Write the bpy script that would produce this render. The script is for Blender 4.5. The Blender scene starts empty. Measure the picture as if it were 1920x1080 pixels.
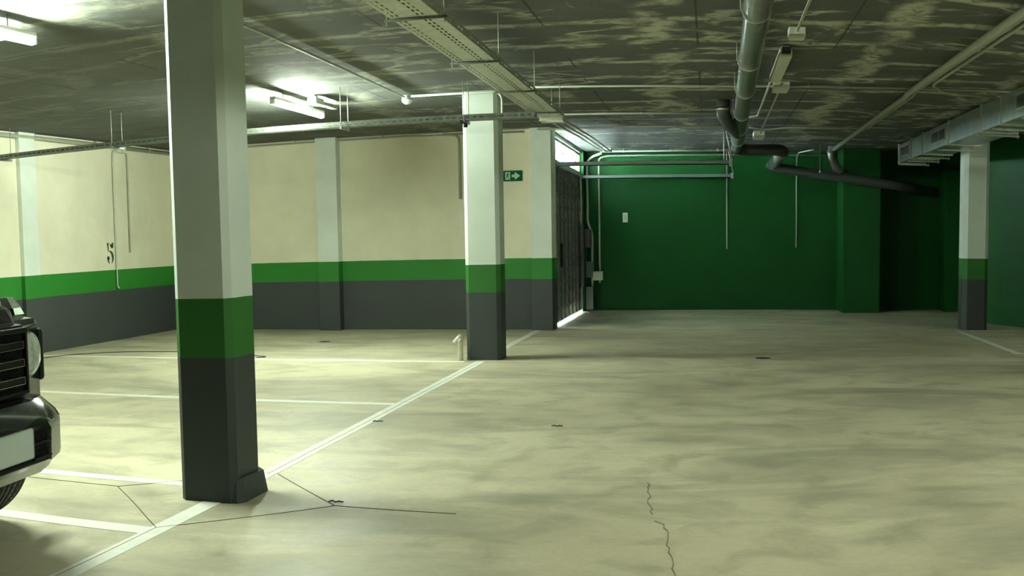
import bpy, bmesh, math, random
from math import radians as R, sin, cos, pi
from mathutils import Vector, Matrix

random.seed(4)
SC = bpy.context.scene
COL = SC.collection

# ------------------------------------------------------------------ camera (stitched panorama: cylindrical projection)
cd = bpy.data.cameras.new('camera'); cam = bpy.data.objects.new('camera', cd); COL.objects.link(cam); SC.camera = cam
cd.type = 'PANO'; cd.panorama_type = 'CENTRAL_CYLINDRICAL'
cd.central_cylindrical_radius = 1.0
F_, CX, CY = 2016.03, 901.38, 605.30
cd.central_cylindrical_range_u_min = -CX / F_
cd.central_cylindrical_range_u_max = (1920 - CX) / F_
cd.central_cylindrical_range_v_min = (CY - 1080) / F_
cd.central_cylindrical_range_v_max = CY / F_
PITCH, ROLL, YAW = 0.0752, 0.0182, -0.2133
def _w2c(v):
    x, y, z = v
    c, s = cos(YAW), sin(YAW); x, y = x*c - y*s, x*s + y*c
    c, s = cos(PITCH), sin(PITCH); y, z = y*c - z*s, y*s + z*c
    c, s = cos(ROLL), sin(ROLL); x, z = x*c - z*s, x*s + z*c
    return (x, y, z)
_W = Matrix([_w2c((1,0,0)), _w2c((0,1,0)), _w2c((0,0,1))])
_r, _f, _u = _W @ Vector((1,0,0)), _W @ Vector((0,1,0)), _W @ Vector((0,0,1))
cam.matrix_world = Matrix.Translation((0, 0, 1.4)) @ Matrix([_r, _u, -_f]).transposed().to_4x4()
cd.clip_start = 0.05; cd.clip_end = 200

# ------------------------------------------------------------------ view, world
SC.view_settings.view_transform = 'Standard'
try: SC.view_settings.look = 'None'
except Exception: pass
SC.view_settings.gamma = 1.0
SC.view_settings.use_curve_mapping = False
SC.view_settings.exposure = 0.93
w = bpy.data.worlds.new('daylight'); SC.world = w; w.use_nodes = True
w.node_tree.nodes['Background'].inputs[0].default_value = (0.80, 0.93, 1.0, 1)
w.node_tree.nodes['Background'].inputs[1].default_value = 22.0

TUBE = 240.0          # radiance of the lit fluorescent tubes
HC = 3.1525           # ceiling height
H1, H2 = 1.131, 0.8035

# daylight outside the gate wall: an overcast sky portal beyond the glazed strip
def daylight(loc, sx, sy, energy, rot):
    l = bpy.data.lights.new('sky_portal', 'AREA'); l.shape = 'RECTANGLE'; l.size = sx; l.size_y = sy
    l.energy = energy; l.color = (0.78, 0.95, 1.0)
    o = bpy.data.objects.new('sky_portal', l); COL.objects.link(o); o.location = loc; o.rotation_euler = rot
daylight((-4.3, 19.3, 2.35), 4.4, 1.0, 7000, (0, R(-110), 0))
daylight((-3.5, 19.2, 2.92), .55, 4.4, 110, (0, R(-90), 0))

# ------------------------------------------------------------------ materials
def new_mat(name):
    m = bpy.data.materials.new(name); m.use_nodes = True
    return m, m.node_tree, m.node_tree.nodes['Principled BSDF']
def N(nt, t, **kw):
    n = nt.nodes.new(t)
    for k, v in kw.items(): setattr(n, k, v)
    return n
def L(nt, a, b): nt.links.new(a, b)
def noise(nt, scale, detail=4, rough=.55, vec=None, dist=0):
    n = N(nt, 'ShaderNodeTexNoise'); n.inputs['Scale'].default_value = scale; n.inputs['Detail'].default_value = detail
    n.inputs['Roughness'].default_value = rough; n.inputs['Distortion'].default_value = dist
    if vec is not None: L(nt, vec, n.inputs['Vector'])
    return n.outputs['Fac']
def ramp(nt, fac, stops, interp='LINEAR'):
    r = N(nt, 'ShaderNodeValToRGB'); cr = r.color_ramp; cr.interpolation = interp
    while len(cr.elements) < len(stops): cr.elements.new(.5)
    for e, (p, c) in zip(cr.elements, stops):
        e.position = p; e.color = (c, c, c, 1) if not isinstance(c, tuple) else (*c, 1)
    L(nt, fac, r.inputs[0]); return r.outputs[0]
def mth(nt, op, a, b=None, c=None, clamp=False):
    n = N(nt, 'ShaderNodeMath', operation=op); n.use_clamp = clamp
    for i, v in enumerate((a, b, c)):
        if v is None: continue
        if isinstance(v, (int, float)): n.inputs[i].default_value = v
        else: L(nt, v, n.inputs[i])
    return n.outputs[0]
def mix(nt, fac, a, b, kind='MIX'):
    n = N(nt, 'ShaderNodeMix', data_type='RGBA', blend_type=kind)
    for s, v in ((0, fac), (6, a), (7, b)):
        if isinstance(v, (int, float)): n.inputs[s].default_value = v
        elif isinstance(v, tuple): n.inputs[s].default_value = (*v, 1)
        else: L(nt, v, n.inputs[s])
    return n.outputs[2]
def bump(nt, bsdf, h, strength=.3, dist=.01):
    b = N(nt, 'ShaderNodeBump'); b.inputs['Strength'].default_value = strength; b.inputs['Distance'].default_value = dist
    L(nt, h, b.inputs['Height']); L(nt, b.outputs[0], bsdf.inputs['Normal'])
def geo_pos(nt):
    g = N(nt, 'ShaderNodeNewGeometry'); return g.outputs['Position']
def sepxyz(nt, v):
    s = N(nt, 'ShaderNodeSeparateXYZ'); L(nt, v, s.inputs[0]); return s.outputs
def combine(nt, x, y, z):
    c = N(nt, 'ShaderNodeCombineXYZ')
    for i, v in enumerate((x, y, z)):
        if isinstance(v, (int, float)): c.inputs[i].default_value = v
        else: L(nt, v, c.inputs[i])
    return c.outputs[0]

def simple(name, col, rough=.6, metal=0.0, var=.12, scale=12, bumpy=0.0, spec=None):
    m, nt, b = new_mat(name)
    f = noise(nt, scale, 4, .6, geo_pos(nt))
    k = ramp(nt, f, [(0.25, 1 - var), (0.75, 1 + var * .4)])
    L(nt, mix(nt, 1.0, tuple(col), k, 'MULTIPLY'), b.inputs['Base Color'])
    b.inputs['Roughness'].default_value = rough; b.inputs['Metallic'].default_value = metal
    if spec is not None: b.inputs['Specular IOR Level'].default_value = spec
    if bumpy: bump(nt, b, noise(nt, scale * 6, 3, .6, geo_pos(nt)), bumpy, .004)
    return m

def banded(name, white, green, dark, slack=0.004):
    """painted wall: dark plinth, green band, pale upper part (paint edges at fixed heights)"""
    m, nt, b = new_mat(name)
    P = geo_pos(nt); x, y, z = sepxyz(nt, P)
    zz = mth(nt, 'ADD', z, mth(nt, 'MULTIPLY', mth(nt, 'SUBTRACT', noise(nt, 9, 2, .5, P), .5), slack))
    a1 = mth(nt, 'GREATER_THAN', zz, H2); a2 = mth(nt, 'GREATER_THAN', zz, H1)
    c = mix(nt, a1, tuple(dark), tuple(green)); c = mix(nt, a2, c, tuple(white))
    k = ramp(nt, noise(nt, 2.3, 5, .6, P), [(0.25, .90), (0.75, 1.04)])
    c = mix(nt, 1.0, c, k, 'MULTIPLY')
    scuff = ramp(nt, noise(nt, 7, 6, .7, P), [(0.60, 0.0), (0.74, 1.0)])
    sc = mth(nt, 'MULTIPLY', scuff, mth(nt, 'LESS_THAN', z, 0.5))
    c = mix(nt, mth(nt, 'MULTIPLY', sc, .22), c, (.10, .11, .09))
    L(nt, c, b.inputs['Base Color']); b.inputs['Roughness'].default_value = .62
    bump(nt, b, noise(nt, 60, 3, .7, P), .25, .004)
    return m

CREAM = (.80, .765, .58)
M_wall = banded('painted_wall', CREAM, (.018, .215, .018), (.052, .060, .058))
M_pil = banded('painted_pilaster', (.74, .80, .72), (.018, .215, .018), (.050, .058, .058))
M_colm = banded('painted_column', (.60, .67, .60), (.012, .130, .008), (.032, .042, .040))
M_green = None
def green_wall():
    m, nt, b = new_mat('green_paint'); P = geo_pos(nt)
    k = ramp(nt, noise(nt, 1.7, 5, .6, P), [(0.2, .82), (0.8, 1.08)])
    L(nt, mix(nt, 1.0, (.005, .074, .012), k, 'MULTIPLY'), b.inputs['Base Color']); b.inputs['Specular IOR Level'].default_value = .2
    b.inputs['Roughness'].default_value = .55; bump(nt, b, noise(nt, 50, 3, .7, P), .25, .004)
    return m
M_green = green_wall()

def floor_mat():
    m, nt, b = new_mat('polished_concrete'); P = geo_pos(nt); x, y, z = sepxyz(nt, P)
    big = noise(nt, .55, 5, .6, P, .4); mid = noise(nt, 2.6, 6, .62, P, .6); fine = noise(nt, 26, 4, .6, P)
    # tyre wear: soft streaks swept along the turning lane
    st = noise(nt, 1.0, 4, .6, combine(nt, mth(nt, 'MULTIPLY', x, .5), mth(nt, 'MULTIPLY', y, 1.2), 0), .8)
    c = mix(nt, ramp(nt, big, [(.3, 0.0), (.72, 1.0)]), (.47, .43, .29), (.67, .62, .435))
    c = mix(nt, ramp(nt, mid, [(.34, .70), (.52, 0.0)]), c, (.35, .33, .225))
    c = mix(nt, ramp(nt, st, [(.48, 0.0), (.66, .62)]), c, (.26, .255, .18))
    c = mix(nt, 1.0, c, ramp(nt, fine, [(.3, .93), (.7, 1.04)]), 'MULTIPLY')
    # scuffed grey patches with their own outline near the first column
    L(nt, c, b.inputs['Base Color'])
    L(nt, ramp(nt, mid, [(.3, .42), (.7, .60)]), b.inputs['Roughness'])
    b.inputs['Specular IOR Level'].default_value = .35
    bump(nt, b, fine, .06, .003)
    return m
M_floor = floor_mat()

def ceiling_mat():
    m, nt, b = new_mat('raw_slab_concrete'); P = geo_pos(nt); x, y, z = sepxyz(nt, P)
    w1 = noise(nt, .8, 3, .5, P); w2 = noise(nt, .9, 3, .5, combine(nt, y, x, 3.7))
    ys = mth(nt, 'ADD', y, mth(nt, 'MULTIPLY', mth(nt, 'SUBTRACT', w1, .5), .60))
    xs = mth(nt, 'ADD', x, mth(nt, 'MULTIPLY', mth(nt, 'SUBTRACT', w2, .5), 1.0))
    dy = mth(nt, 'PINGPONG', mth(nt, 'ADD', ys, 40.25), .50)      # distance to transverse seams, 1.0 m apart
    dx = mth(nt, 'PINGPONG', mth(nt, 'ADD', xs, 40.30), .95)      # distance to lengthwise seams, 1.9 m apart
    band_y = ramp(nt, dy, [(0.0, 1.0), (.055, .85), (.11, 0.0)])
    band_x = ramp(nt, dx, [(0.0, 1.0), (.09, .9), (.20, 0.0)])
    bn = noise(nt, .85, 4, .58, P, .5)
    tex = noise(nt, 6, 6, .66, P, .9)
    V = combine(nt, mth(nt, 'MULTIPLY', x, .62), mth(nt, 'MULTIPLY', y, 1.25), 2.0)
    rn = noise(nt, 1.25, 3, .5, V, .35)
    ridge = ramp(nt, mth(nt, 'ABSOLUTE', mth(nt, 'SUBTRACT', rn, .52)), [(0.0, 1.0), (.012, .85), (.035, 0.0)])
    ridge = mth(nt, 'MULTIPLY', ridge, ramp(nt, noise(nt, .9, 3, .5, combine(nt, x, y, 6.3)), [(.46, 0.0), (.54, 1.0)]))
    side = ramp(nt, mth(nt, 'MULTIPLY_ADD', x, .10, .62), [(0.08, .14), (.48, 1.0)])
    s = mth(nt, 'MAXIMUM', mth(nt, 'MULTIPLY', band_y, ramp(nt, bn, [(.44, 0.0), (.52, 1.0)])), mth(nt, 'MULTIPLY', band_x, ramp(nt, bn, [(.48, 0.0), (.56, 1.0)])))
    s = mth(nt, 'MAXIMUM', s, ridge)
    free = ramp(nt, noise(nt, 1.5, 5, .62, combine(nt, y, x, 9.1), .6), [(.60, 0.0), (.68, .8)])
    s = mth(nt, 'MAXIMUM', s, free)
    s = mth(nt, 'MULTIPLY', mth(nt, 'MULTIPLY', s, ramp(nt, tex, [(.34, 0.10), (.54, 1.0)])), side)
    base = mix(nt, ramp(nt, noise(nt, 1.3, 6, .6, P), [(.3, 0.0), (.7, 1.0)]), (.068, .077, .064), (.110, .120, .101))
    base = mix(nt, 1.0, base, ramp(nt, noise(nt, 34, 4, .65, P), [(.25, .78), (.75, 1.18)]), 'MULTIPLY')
    c = mix(nt, mth(nt, 'MULTIPLY', s, .80, clamp=True), base, (.56, .57, .44))
    # open board joints
    gy = mth(nt, 'PINGPONG', mth(nt, 'ADD', y, 40.32 ), 1.0)
    gx = mth(nt, 'PINGPONG', mth(nt, 'ADD', x, 40.1), .625)
    gapn = noise(nt, 2.1, 3, .5, P)
    g1 = mth(nt, 'MULTIPLY', mth(nt, 'LESS_THAN', gy, mth(nt, 'MULTIPLY', gapn, .022)), mth(nt, 'GREATER_THAN', gapn, .42))
    g2 = mth(nt, 'MULTIPLY', mth(nt, 'LESS_THAN', gx, mth(nt, 'MULTIPLY', gapn, .018)), mth(nt, 'GREATER_THAN', noise(nt, .9, 3, .5, P), .50))
    g = mth(nt, 'MAXIMUM', g1, g2)
    c = mix(nt, mth(nt, 'MULTIPLY', g, .8), c, (.02, .024, .018))
    L(nt, c, b.inputs['Base Color']); b.inputs['Roughness'].default_value = .85
    h = mth(nt, 'SUBTRACT', mth(nt, 'MULTIPLY', tex, .5), g)
    bump(nt, b, h, .35, .01)
    return m
M_ceil = ceiling_mat()

M_line = simple('white_road_paint', (.80, .80, .70), .6, var=.16, scale=9)
M_joint = simple('joint_filler', (.15, .13, .08), .9)
M_galv = simple('galvanised_steel', (.56, .59, .50), .42, .55, .25, 18)
M_galvd = simple('dull_galvanised_steel', (.40, .44, .38), .5, .5, .3, 14)
M_tray2 = simple('weathered_tray_steel', (.20, .225, .19), .55, .4, .35, 14)
M_duct = simple('duct_sheet', (.38, .47, .43), .36, .55, .25, 6)
M_pvc = simple('grey_pvc', (.135, .15, .125), .22, 0, .15, 5)
M_pvcdk = simple('dark_grey_pvc', (.055, .065, .060), .4, 0, .15, 5)
M_cond = simple('pale_conduit_pvc', (.38, .405, .32), .45, 0, .12, 8)
M_condw = simple('white_conduit_pvc', (.52, .56, .47), .45, 0, .12, 8)
M_box = simple('pale_plastic_box', (.62, .65, .55), .5, 0, .10, 9)
M_white = simple('white_plastic', (.80, .82, .76), .45, 0, .05, 9)
M_cable = simple('black_cable', (.012, .013, .012), .5)
M_gate = simple('dark_gate_steel', (.13, .135, .12), .5, .2, .35, 9)
M_gatel = simple('gate_rib_steel', (.24, .25, .215), .5, .25, .35, 9)
M_black = simple('matte_black', (.01, .011, .011), .6)
M_signg = simple('sign_green', (.002, .105, .035), .6, 0, .05, 9, spec=.1)
M_signw = simple('sign_white', (.55, .68, .56), .6, 0, .05, 9, spec=.1)
M_stencil = simple('stencil_paint', (.020, .05, .020), .7)
M_beige = simple('beige_plastic', (.50, .49, .35), .5)
M_teal = simple('grey_green_metal', (.14, .17, .145), .5, .1)
M_carp = None
def car_paint():
    m, nt, b = new_mat('black_car_paint')
    f = noise(nt, 300, 2, .5, geo_pos(nt))
    L(nt, mix(nt, f, (.008, .009, .009), (.014, .016, .015)), b.inputs['Base Color'])
    b.inputs['Roughness'].default_value = .14; b.inputs['Specular IOR Level'].default_value = .4; b.inputs['Coat Weight'].default_value = .35; b.inputs['Coat Roughness'].default_value = .04
    return m
M_carp = car_paint()
M_carb = simple('black_car_plastic', (.006, .0065, .0065), .45, spec=.2)
M_mesh = simple('black_intake_mesh', (.006, .007, .007), .5, spec=.15)
M_chrome = simple('chrome_trim', (.62, .66, .60), .14, 1.0, .1, 20)
M_sil = simple('silver_skid_plate', (.26, .28, .23), .3, .7, .12, 12)
M_lens = simple('headlight_lens', (.50, .56, .49), .08, .1, .45, 30)
M_plate = simple('blank_number_plate', (.50, .58, .53), .45, 0, .06, 14)
M_rub = simple('tyre_rubber', (.028, .031, .028), .7, 0, .2, 20)
M_glassd = simple('tinted_car_glass', (.01, .012, .012), .05)
M_green_lens = simple('green_marking', (.03, .14, .05), .4)

def glass_mat():
    m, nt, b = new_mat('window_glass')
    b.inputs['Base Color'].default_value = (.95, 1, .98, 1); b.inputs['Roughness'].default_value = .02
    b.inputs['Transmission Weight'].default_value = 1.0; b.inputs['IOR'].default_value = 1.02
    return m
M_glass = glass_mat()
def emit(name, col, s):
    m, nt, b = new_mat(name); b.inputs['Base Color'].default_value = (*col, 1)
    b.inputs['Emission Color'].default_value = (*col, 1); b.inputs['Emission Strength'].default_value = s
    return m
M_tube = emit('lit_fluorescent_tube', (.87, 1.0, .83), TUBE * 1.5)
M_tube_warm = emit('lit_lane_tube_dimmed', (.93, 1.0, .80), TUBE * .27)  # lane tube set weaker to balance the light on the columns
M_tube_right = emit('lit_right_bay_tube', (.88, 1.0, .82), TUBE * 1.05)
M_tube_dim = emit('lit_far_right_tube_dimmed', (.92, 1.0, .80), TUBE * .20)  # farther right tube set weak to keep the right wall dark

# ------------------------------------------------------------------ mesh builder
class MB:
    def __init__(s): s.bm = bmesh.new()
    def box(s, x0, x1, y0, y1, z0, z1, bev=0, mat=None):
        g = bmesh.ops.create_cube(s.bm, size=1)['verts']
        for v in g: v.co = Vector(((x0+x1)/2 + v.co.x*(x1-x0), (y0+y1)/2 + v.co.y*(y1-y0), (z0+z1)/2 + v.co.z*(z1-z0)))
        if bev:
            ed = list({e for v in g for e in v.link_edges})
            bmesh.ops.bevel(s.bm, geom=ed, offset=bev, segments=2, profile=.5, affect='EDGES')
        return s
    def prism(s, poly, z0, z1):
        """closed prism over an xy outline"""
        a = [s.bm.verts.new((x, y, z0)) for x, y in poly]; b = [s.bm.verts.new((x, y, z1)) for x, y in poly]
        n = len(poly)
        s.bm.faces.new(a[::-1]); s.bm.faces.new(b)
        for i in range(n): s.bm.faces.new((a[i], a[(i+1) % n], b[(i+1) % n], b[i]))
        return s
    def extr(s, poly, vec):
        """closed prism over a 3D outline, extruded by vec"""
        vec = Vector(vec)
        a = [s.bm.verts.new(Vector(p)) for p in poly]; b = [s.bm.verts.new(Vector(p) + vec) for p in poly]
        n = len(poly)
        s.bm.faces.new(a[::-1]); s.bm.faces.new(b)
        for i in range(n): s.bm.faces.new((a[i], a[(i+1) % n], b[(i+1) % n], b[i]))
        return s
    def tube(s, pts, r, seg=12, bend=0, cap=True):
        P = [Vector(p) for p in pts]
        if bend:
            Q = [P[0]]
            for i in range(1, len(P)-1):
                a, b, c = P[i-1], P[i], P[i+1]
                d = min(bend, (a-b).length*.45, (c-b).length*.45)
                p0 = b + (a-b).normalized()*d; p2 = b + (c-b).normalized()*d
                for k in range(7):
                    t = k/6; Q.append(p0*(1-t)**2 + b*2*t*(1-t) + p2*t*t)
            Q.append(P[-1]); P = Q
        rings = []; up = None
        for i, p in enumerate(P):
            t = (P[min(i+1, len(P)-1)] - P[max(i-1, 0)]).normalized()
            if up is None:
                up = Vector((0, 0, 1)) if abs(t.z) < .9 else Vector((1, 0, 0))
            n1 = (up - t*up.dot(t)).normalized(); up = n1; n2 = t.cross(n1)
            rr = r[i] if isinstance(r, (list, tuple)) else r
            rings.append([s.bm.verts.new(p + (n1*cos(2*pi*k/seg) + n2*sin(2*pi*k/seg))*rr) for k in range(seg)])
        for a, b in zip(rings, rings[1:]):
            for k in range(seg):
                f = s.bm.faces.new((a[k], a[(k+1) % seg], b[(k+1) % seg], b[k])); f.smooth = True
        if cap: s.bm.faces.new(rings[0][::-1]); s.bm.faces.new(rings[-1])
        return s
    def lathe(s, prof, origin, axis='z', seg=24):
        """prof: (radius, height) pairs"""
        o = Vector(origin); rings = []
        for rr, h in prof:
            ring = []
            for k in range(seg):
                a = 2*pi*k/seg; c, d = cos(a)*rr, sin(a)*rr
                v = {'z': (c, d, h), 'x': (h, c, d), 'y': (c, h, d)}[axis]
                ring.append(s.bm.verts.new(o + Vector(v)))
            rings.append(ring)
        for a, b in zip(rings, rings[1:]):
            for k in range(seg):
                f = s.bm.faces.new((a[k], a[(k+1) % seg], b[(k+1) % seg], b[k])); f.smooth = True
        s.bm.faces.new(rings[0][::-1]); s.bm.faces.new(rings[-1])
        return s
    def xf(s, M):
        s.bm.transform(M); return s
    def build(s, name, mat, parent=None, origin=None):
        bmesh.ops.recalc_face_normals(s.bm, faces=s.bm.faces)
        if parent is not None: org = Vector((0,0,0)); p = parent
        if parent is not None:
            tot = Vector((0, 0, 0)); q = parent
            while q is not None: tot += q.location; q = q.parent
            org = tot
        else: org = Vector(origin) if origin is not None else None
        if org is None:
            co = [v.co for v in s.bm.verts]
            org = Vector(((min(c.x for c in co)+max(c.x for c in co))/2, (min(c.y for c in co)+max(c.y for c in co))/2, min(c.z for c in co)))
        bmesh.ops.translate(s.bm, verts=s.bm.verts, vec=-org)
        me = bpy.data.meshes.new(name); s.bm.to_mesh(me); s.bm.free()
        me.materials.append(mat)
        o = bpy.data.objects.new(name, me); COL.objects.link(o)
        if parent is not None: o.parent = parent
        else: o.location = org
        return o

def tag(o, label, cat, group=None, kind=None):
    o['label'] = label; o['category'] = cat
    if group: o['group'] = group
    if kind: o['kind'] = kind
    return o
def struct(o): o['kind'] = 'structure'; return o
def empty(name, loc, label, cat, group=None, rz=0):
    o = bpy.data.objects.new(name, None); COL.objects.link(o); o.location = loc; o.rotation_euler = (0, 0, rz)
    o.empty_display_size = .1
    return tag(o, label, cat, group)
def copy_tree(o, parent=None):
    c = o.copy(); COL.objects.link(c)
    if parent is not None: c.parent = parent
    for ch in [q for q in bpy.data.objects if q.parent == o]: copy_tree(ch, c)
    return c

# ------------------------------------------------------------------ the setting
struct(MB().box(-9.4, 10, -6, 22, -.15, 0).build('floor', M_floor, origin=(0, 8, 0)))
struct(MB().box(-9.4, 10, -6, 22, HC, HC+.25).build('ceiling', M_ceil, origin=(0, 8, HC)))
struct(MB().box(-9.37, -9.07, -6, 17.1, 0, HC).build('wall_left', M_wall))
struct(MB().box(-9.07, -2.44, 16.8, 17.1, 0, HC).build('wall_white', M_wall))
struct(MB().box(-9.07, -9.0, 12.2, 12.58, 0, HC, .008).build('trim_1', M_pil))
struct(MB().box(-6.31, -5.95, 16.6, 16.8, 0, HC, .008).build('trim_2', M_pil))
struct(MB().box(-2.78, -2.445, 16.64, 17.1, 0, HC, .008).build('trim_3', M_pil))
struct(MB().box(-2.7, -2.46, 21.12, 21.75, 0, HC).build('wall_gate', M_green))
struct(MB().box(-2.7, 5.4, 21.45, 21.75, 0, HC).build('wall_far', M_green))
struct(MB().box(2.55, 3.27, 20.45, 21.45, 0, HC, .01).build('trim_4', M_green))
struct(MB().box(4.62, 5.3, 20.8, 21.45, 0, HC, .01).build('trim_5', M_green))
struct(MB().prism([(5.08, 20.8), (5.08, 18.2), (4.52, 18.2), (5.12, 16.87), (9.7, 6.6), (9.7, -6), (9.95, -6), (9.95, 6.8), (5.4, 17.2), (5.4, 20.8)], 0, HC).build('wall_right', M_green))
struct(MB().box(-9.4, 10, -6.25, -6, 0, HC).build('wall_rear', M_wall))
# transom over the gate and glazed strip
GX = -2.52
struct(MB().box(-2.66, -2.50, 17.2, 21.12, 3.10, HC).build('trim_6', M_galvd))
wf = MB()
wf.box(-2.60, -2.54, 17.08, 21.12, 2.70, 2.745).box(-2.60, -2.54, 17.08, 21.12, 3.06, 3.10)
ys = [17.08, 18.0, 18.9, 19.75, 20.4, 21.08]
for y in ys: wf.box(-2.605, -2.535, y, y+.045, 2.70, 3.10)
wfo = struct(wf.box(-2.59, -2.55, 17.08, 21.1, 2.90, 2.915).build('window_1', M_galvd))
g = MB()
for a, b in zip(ys, ys[1:]): g.box(-2.574, -2.566, a+.045, b, 2.745, 3.06)
g.build('pane', M_glass, wfo)
# pavement and a pale courtyard wall outside, seen only through the strip and the gap under the gate
struct(MB().box(-9, -2.66, 17.1, 23, -.15, -.01).build('ground', simple('outside_paving', (.62, .62, .58), .8)))

# floor joints
def strip(mb, p, q, wd, z0, z1):
    p, q = Vector((*p, 0)), Vector((*q, 0)); d = (q-p).normalized(); n = Vector((-d.y, d.x, 0))*wd/2
    mb.prism([((p-n).x, (p-n).y), ((q-n).x, (q-n).y), ((q+n).x, (q+n).y), ((p+n).x, (p+n).y)], z0, z1)
j = MB()
def wob(pts, wd, amp=.012, step=.25):
    out = []
    for a, b in zip(pts, pts[1:]):
        n = max(1, int(math.dist(a, b)/step))
        for k in range(n): out.append((a[0]+(b[0]-a[0])*k/n+random.uniform(-amp, amp), a[1]+(b[1]-a[1])*k/n+random.uniform(-amp, amp)))
    out.append(pts[-1])
    for a, b in zip(out, out[1:]): strip(j, a, b, wd, 0.0, .0028)
wob([(-4.9, 5.46), (-3.38, 5.42)], .0045, .003); wob([(-3.38, 5.42), (-2.69, 4.66)], .005, .004)
wob([(-2.69, 4.66), (-1.98, 5.35)], .004, .003)
wob([(-1.98, 5.35), (-2.60, 6.03)], .005, .004); wob([(-2.67, 6.06), (-3.38, 5.42)], .004, .003)
wob([(-1.98, 5.35), (-1.3, 5.31)], .004, .003)
wob([(-2.66, 6.0), (-2.66, 12.1)], .0045, .002)
wob([(-2.69, 4.66), (-2.69, 2.5)], .004, .002)
struct(j.build('trim_7', M_joint))
j = MB()
wob([(-.35, 6.12), (-.33, 5.7), (-.29, 5.39)], .0025, .010, .06)
wob([(-.27, 5.27), (-.22, 5.19), (-.19, 4.78), (-.16, 4.54), (-.15, 4.3)], .003, .010, .05)
struct(j.build('trim_8', M_joint))

# ------------------------------------------------------------------ painted bay lines
def line(pts, label, group=None):
    m = MB(); m.prism(pts, 0, .002)
    tag(m.build('parking_line', M_line), label, 'painted line', group)
line([(-2.72, 1.0), (-2.61, 1.0), (-2.61, 12.25), (-2.72, 12.25)], 'long white line edging the left bays between the two nearer columns')
line([(-2.72, 12.78), (-2.62, 12.78), (-2.63, 16.6), (-2.73, 16.6)], 'white line on floor from the middle column to the white wall')
line([(-8.8, 4.66), (-8.8, 4.53), (-2.72, 4.53), (-2.72, 4.66)], 'white line beneath the black car nose, meeting the lane corner')
line([(-8.8, 5.70), (-8.8, 5.59), (-2.86, 5.56), (-2.86, 5.67)], 'white bay line running left from the nearest column base')
line([(-9.0, 9.10), (-9.0, 8.98), (-2.72, 8.87), (-2.72, 8.98)], 'white bay line halfway between nearest and middle column')
line([(-9.0, 12.40), (-9.0, 12.25), (-2.86, 12.15), (-2.86, 12.28)], 'white bay line reaching the foot of middle column')
line([(3.79, 13.0), (3.89, 13.0), (3.90, 16.40), (3.80, 16.40)], 'white line on the right slanting toward the far right column')
line([(3.79, 12.90), (3.79, 13.0), (9.0, 13.0), (9.0, 12.90)], 'white bay line at the right edge of the picture')
line([(3.80, 16.30), (3.80, 16.38), (5.3, 16.38), (5.3, 16.30)], 'thin white line at foot of the far right column')

# ------------------------------------------------------------------ columns
def column(x0, x1, y0, y1, label, c=.036):
    m = MB().prism([(x0+c, y0), (x1-c, y0), (x1, y0+c), (x1, y1-c), (x1-c, y1), (x0+c, y1), (x0, y1-c), (x0, y0+c)], 0, HC)
    return tag(m.build('column', M_colm), label, 'column', 'painted concrete columns')
c1 = column(-2.865, -2.515, 5.245, 5.59, 'largest column at left front, beside the black car')
m = MB()
prof = [(-2.515, 5.255), (-2.480, 5.30), (-2.478, 5.60), (-2.52, 5.615), (-2.80, 5.60), (-2.80, 5.50), (-2.60, 5.4), (-2.60, 5.24)]
n = len(prof)
a = [m.bm.verts.new((x, y, 0)) for x, y in prof]; b_ = [m.bm.verts.new((x if i in (5, 6) else x+(-2.56-x)*.20, y if i in (5, 6) else y+(5.42-y)*.10, .125+.012*(i % 2))) for i, (x, y) in enumerate(prof)]
m.bm.faces.new(a[::-1]); m.bm.faces.new(b_)
for i in range(n): m.bm.faces.new((a[i], a[(i+1) % n], b_[(i+1) % n], b_[i]))
m.build('mortar_skirt', M_colm, c1)
column(-2.865, -2.445, 12.39, 12.76, 'middle column, in front of the white wall', .045)
column(3.955, 4.36, 16.42, 16.82, 'far right column under the air duct', .06)
column(4.0, 4.40, 11.4, 11.8, 'column out of frame on the right')

# ------------------------------------------------------------------ cable trays
def tray_base(axis, a0, a1, b0, b1, zb, h, pitch=.085, rows=None):
    """perforated U channel; axis 'y': runs along y from a0 to a1, spans x b0..b1"""
    rows = rows or [.18, .5, .82]
    m = MB(); bm = m.bm
    def P(a, b, z): return (b, a, z) if axis == 'y' else (a, b, z)
    slots_w = .013
    bw = b1-b0
    bl = [b0]
    for r_ in rows: bl += [b0+bw*r_-slots_w/2, b0+bw*r_+slots_w/2]
    bl.append(b1)
    n = int((a1-a0)/pitch); al = []
    for i in range(n): al += [a0+i*pitch, a0+i*pitch+pitch*.55]
    al.append(a0+n*pitch)
    V = [[bm.verts.new(P(a, b, zb)) for b in bl] for a in al]
    for i in range(len(al)-1):
        for k in range(len(bl)-1):
            if k % 2 == 1 and i % 2 == 0: continue
            bm.faces.new((V[i][k], V[i+1][k], V[i+1][k+1], V[i][k+1]))
    # flanges with a slot row
    for bi in (b0, b1):
        zl = [zb, zb+h*.35, zb+h*.62, zb+h]
        W = [[bm.verts.new(P(a, bi, z)) for z in zl] for a in al]
        for i in range(len(al)-1):
            for k in range(3):
                if k == 1 and i % 2 == 0: continue
                bm.faces.new((W[i][k], W[i+1][k], W[i+1][k+1], W[i][k+1]))
    return m
t1 = empty('cable_tray', (-1.78, 8, 2.79), 'wide perforated steel cable tray running lengthwise under the ceiling', 'cable tray')
tray_base('y', 2.0, 12.25, -1.945, -1.635, 2.79, .055, .10, [.10, .20, .62, .72]).build('perforated_channel', M_galv, t1)
m = MB()
for i, (x, r) in enumerate([(-1.70, .011), (-1.73, .009), (-1.77, .012), (-1.80, .010), (-1.88, .012)]):
    m.tube([(x+.01*sin(k*1.3+i), 2.0+k*.6, 2.805+r) for k in range(17)], r, 6)
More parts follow.
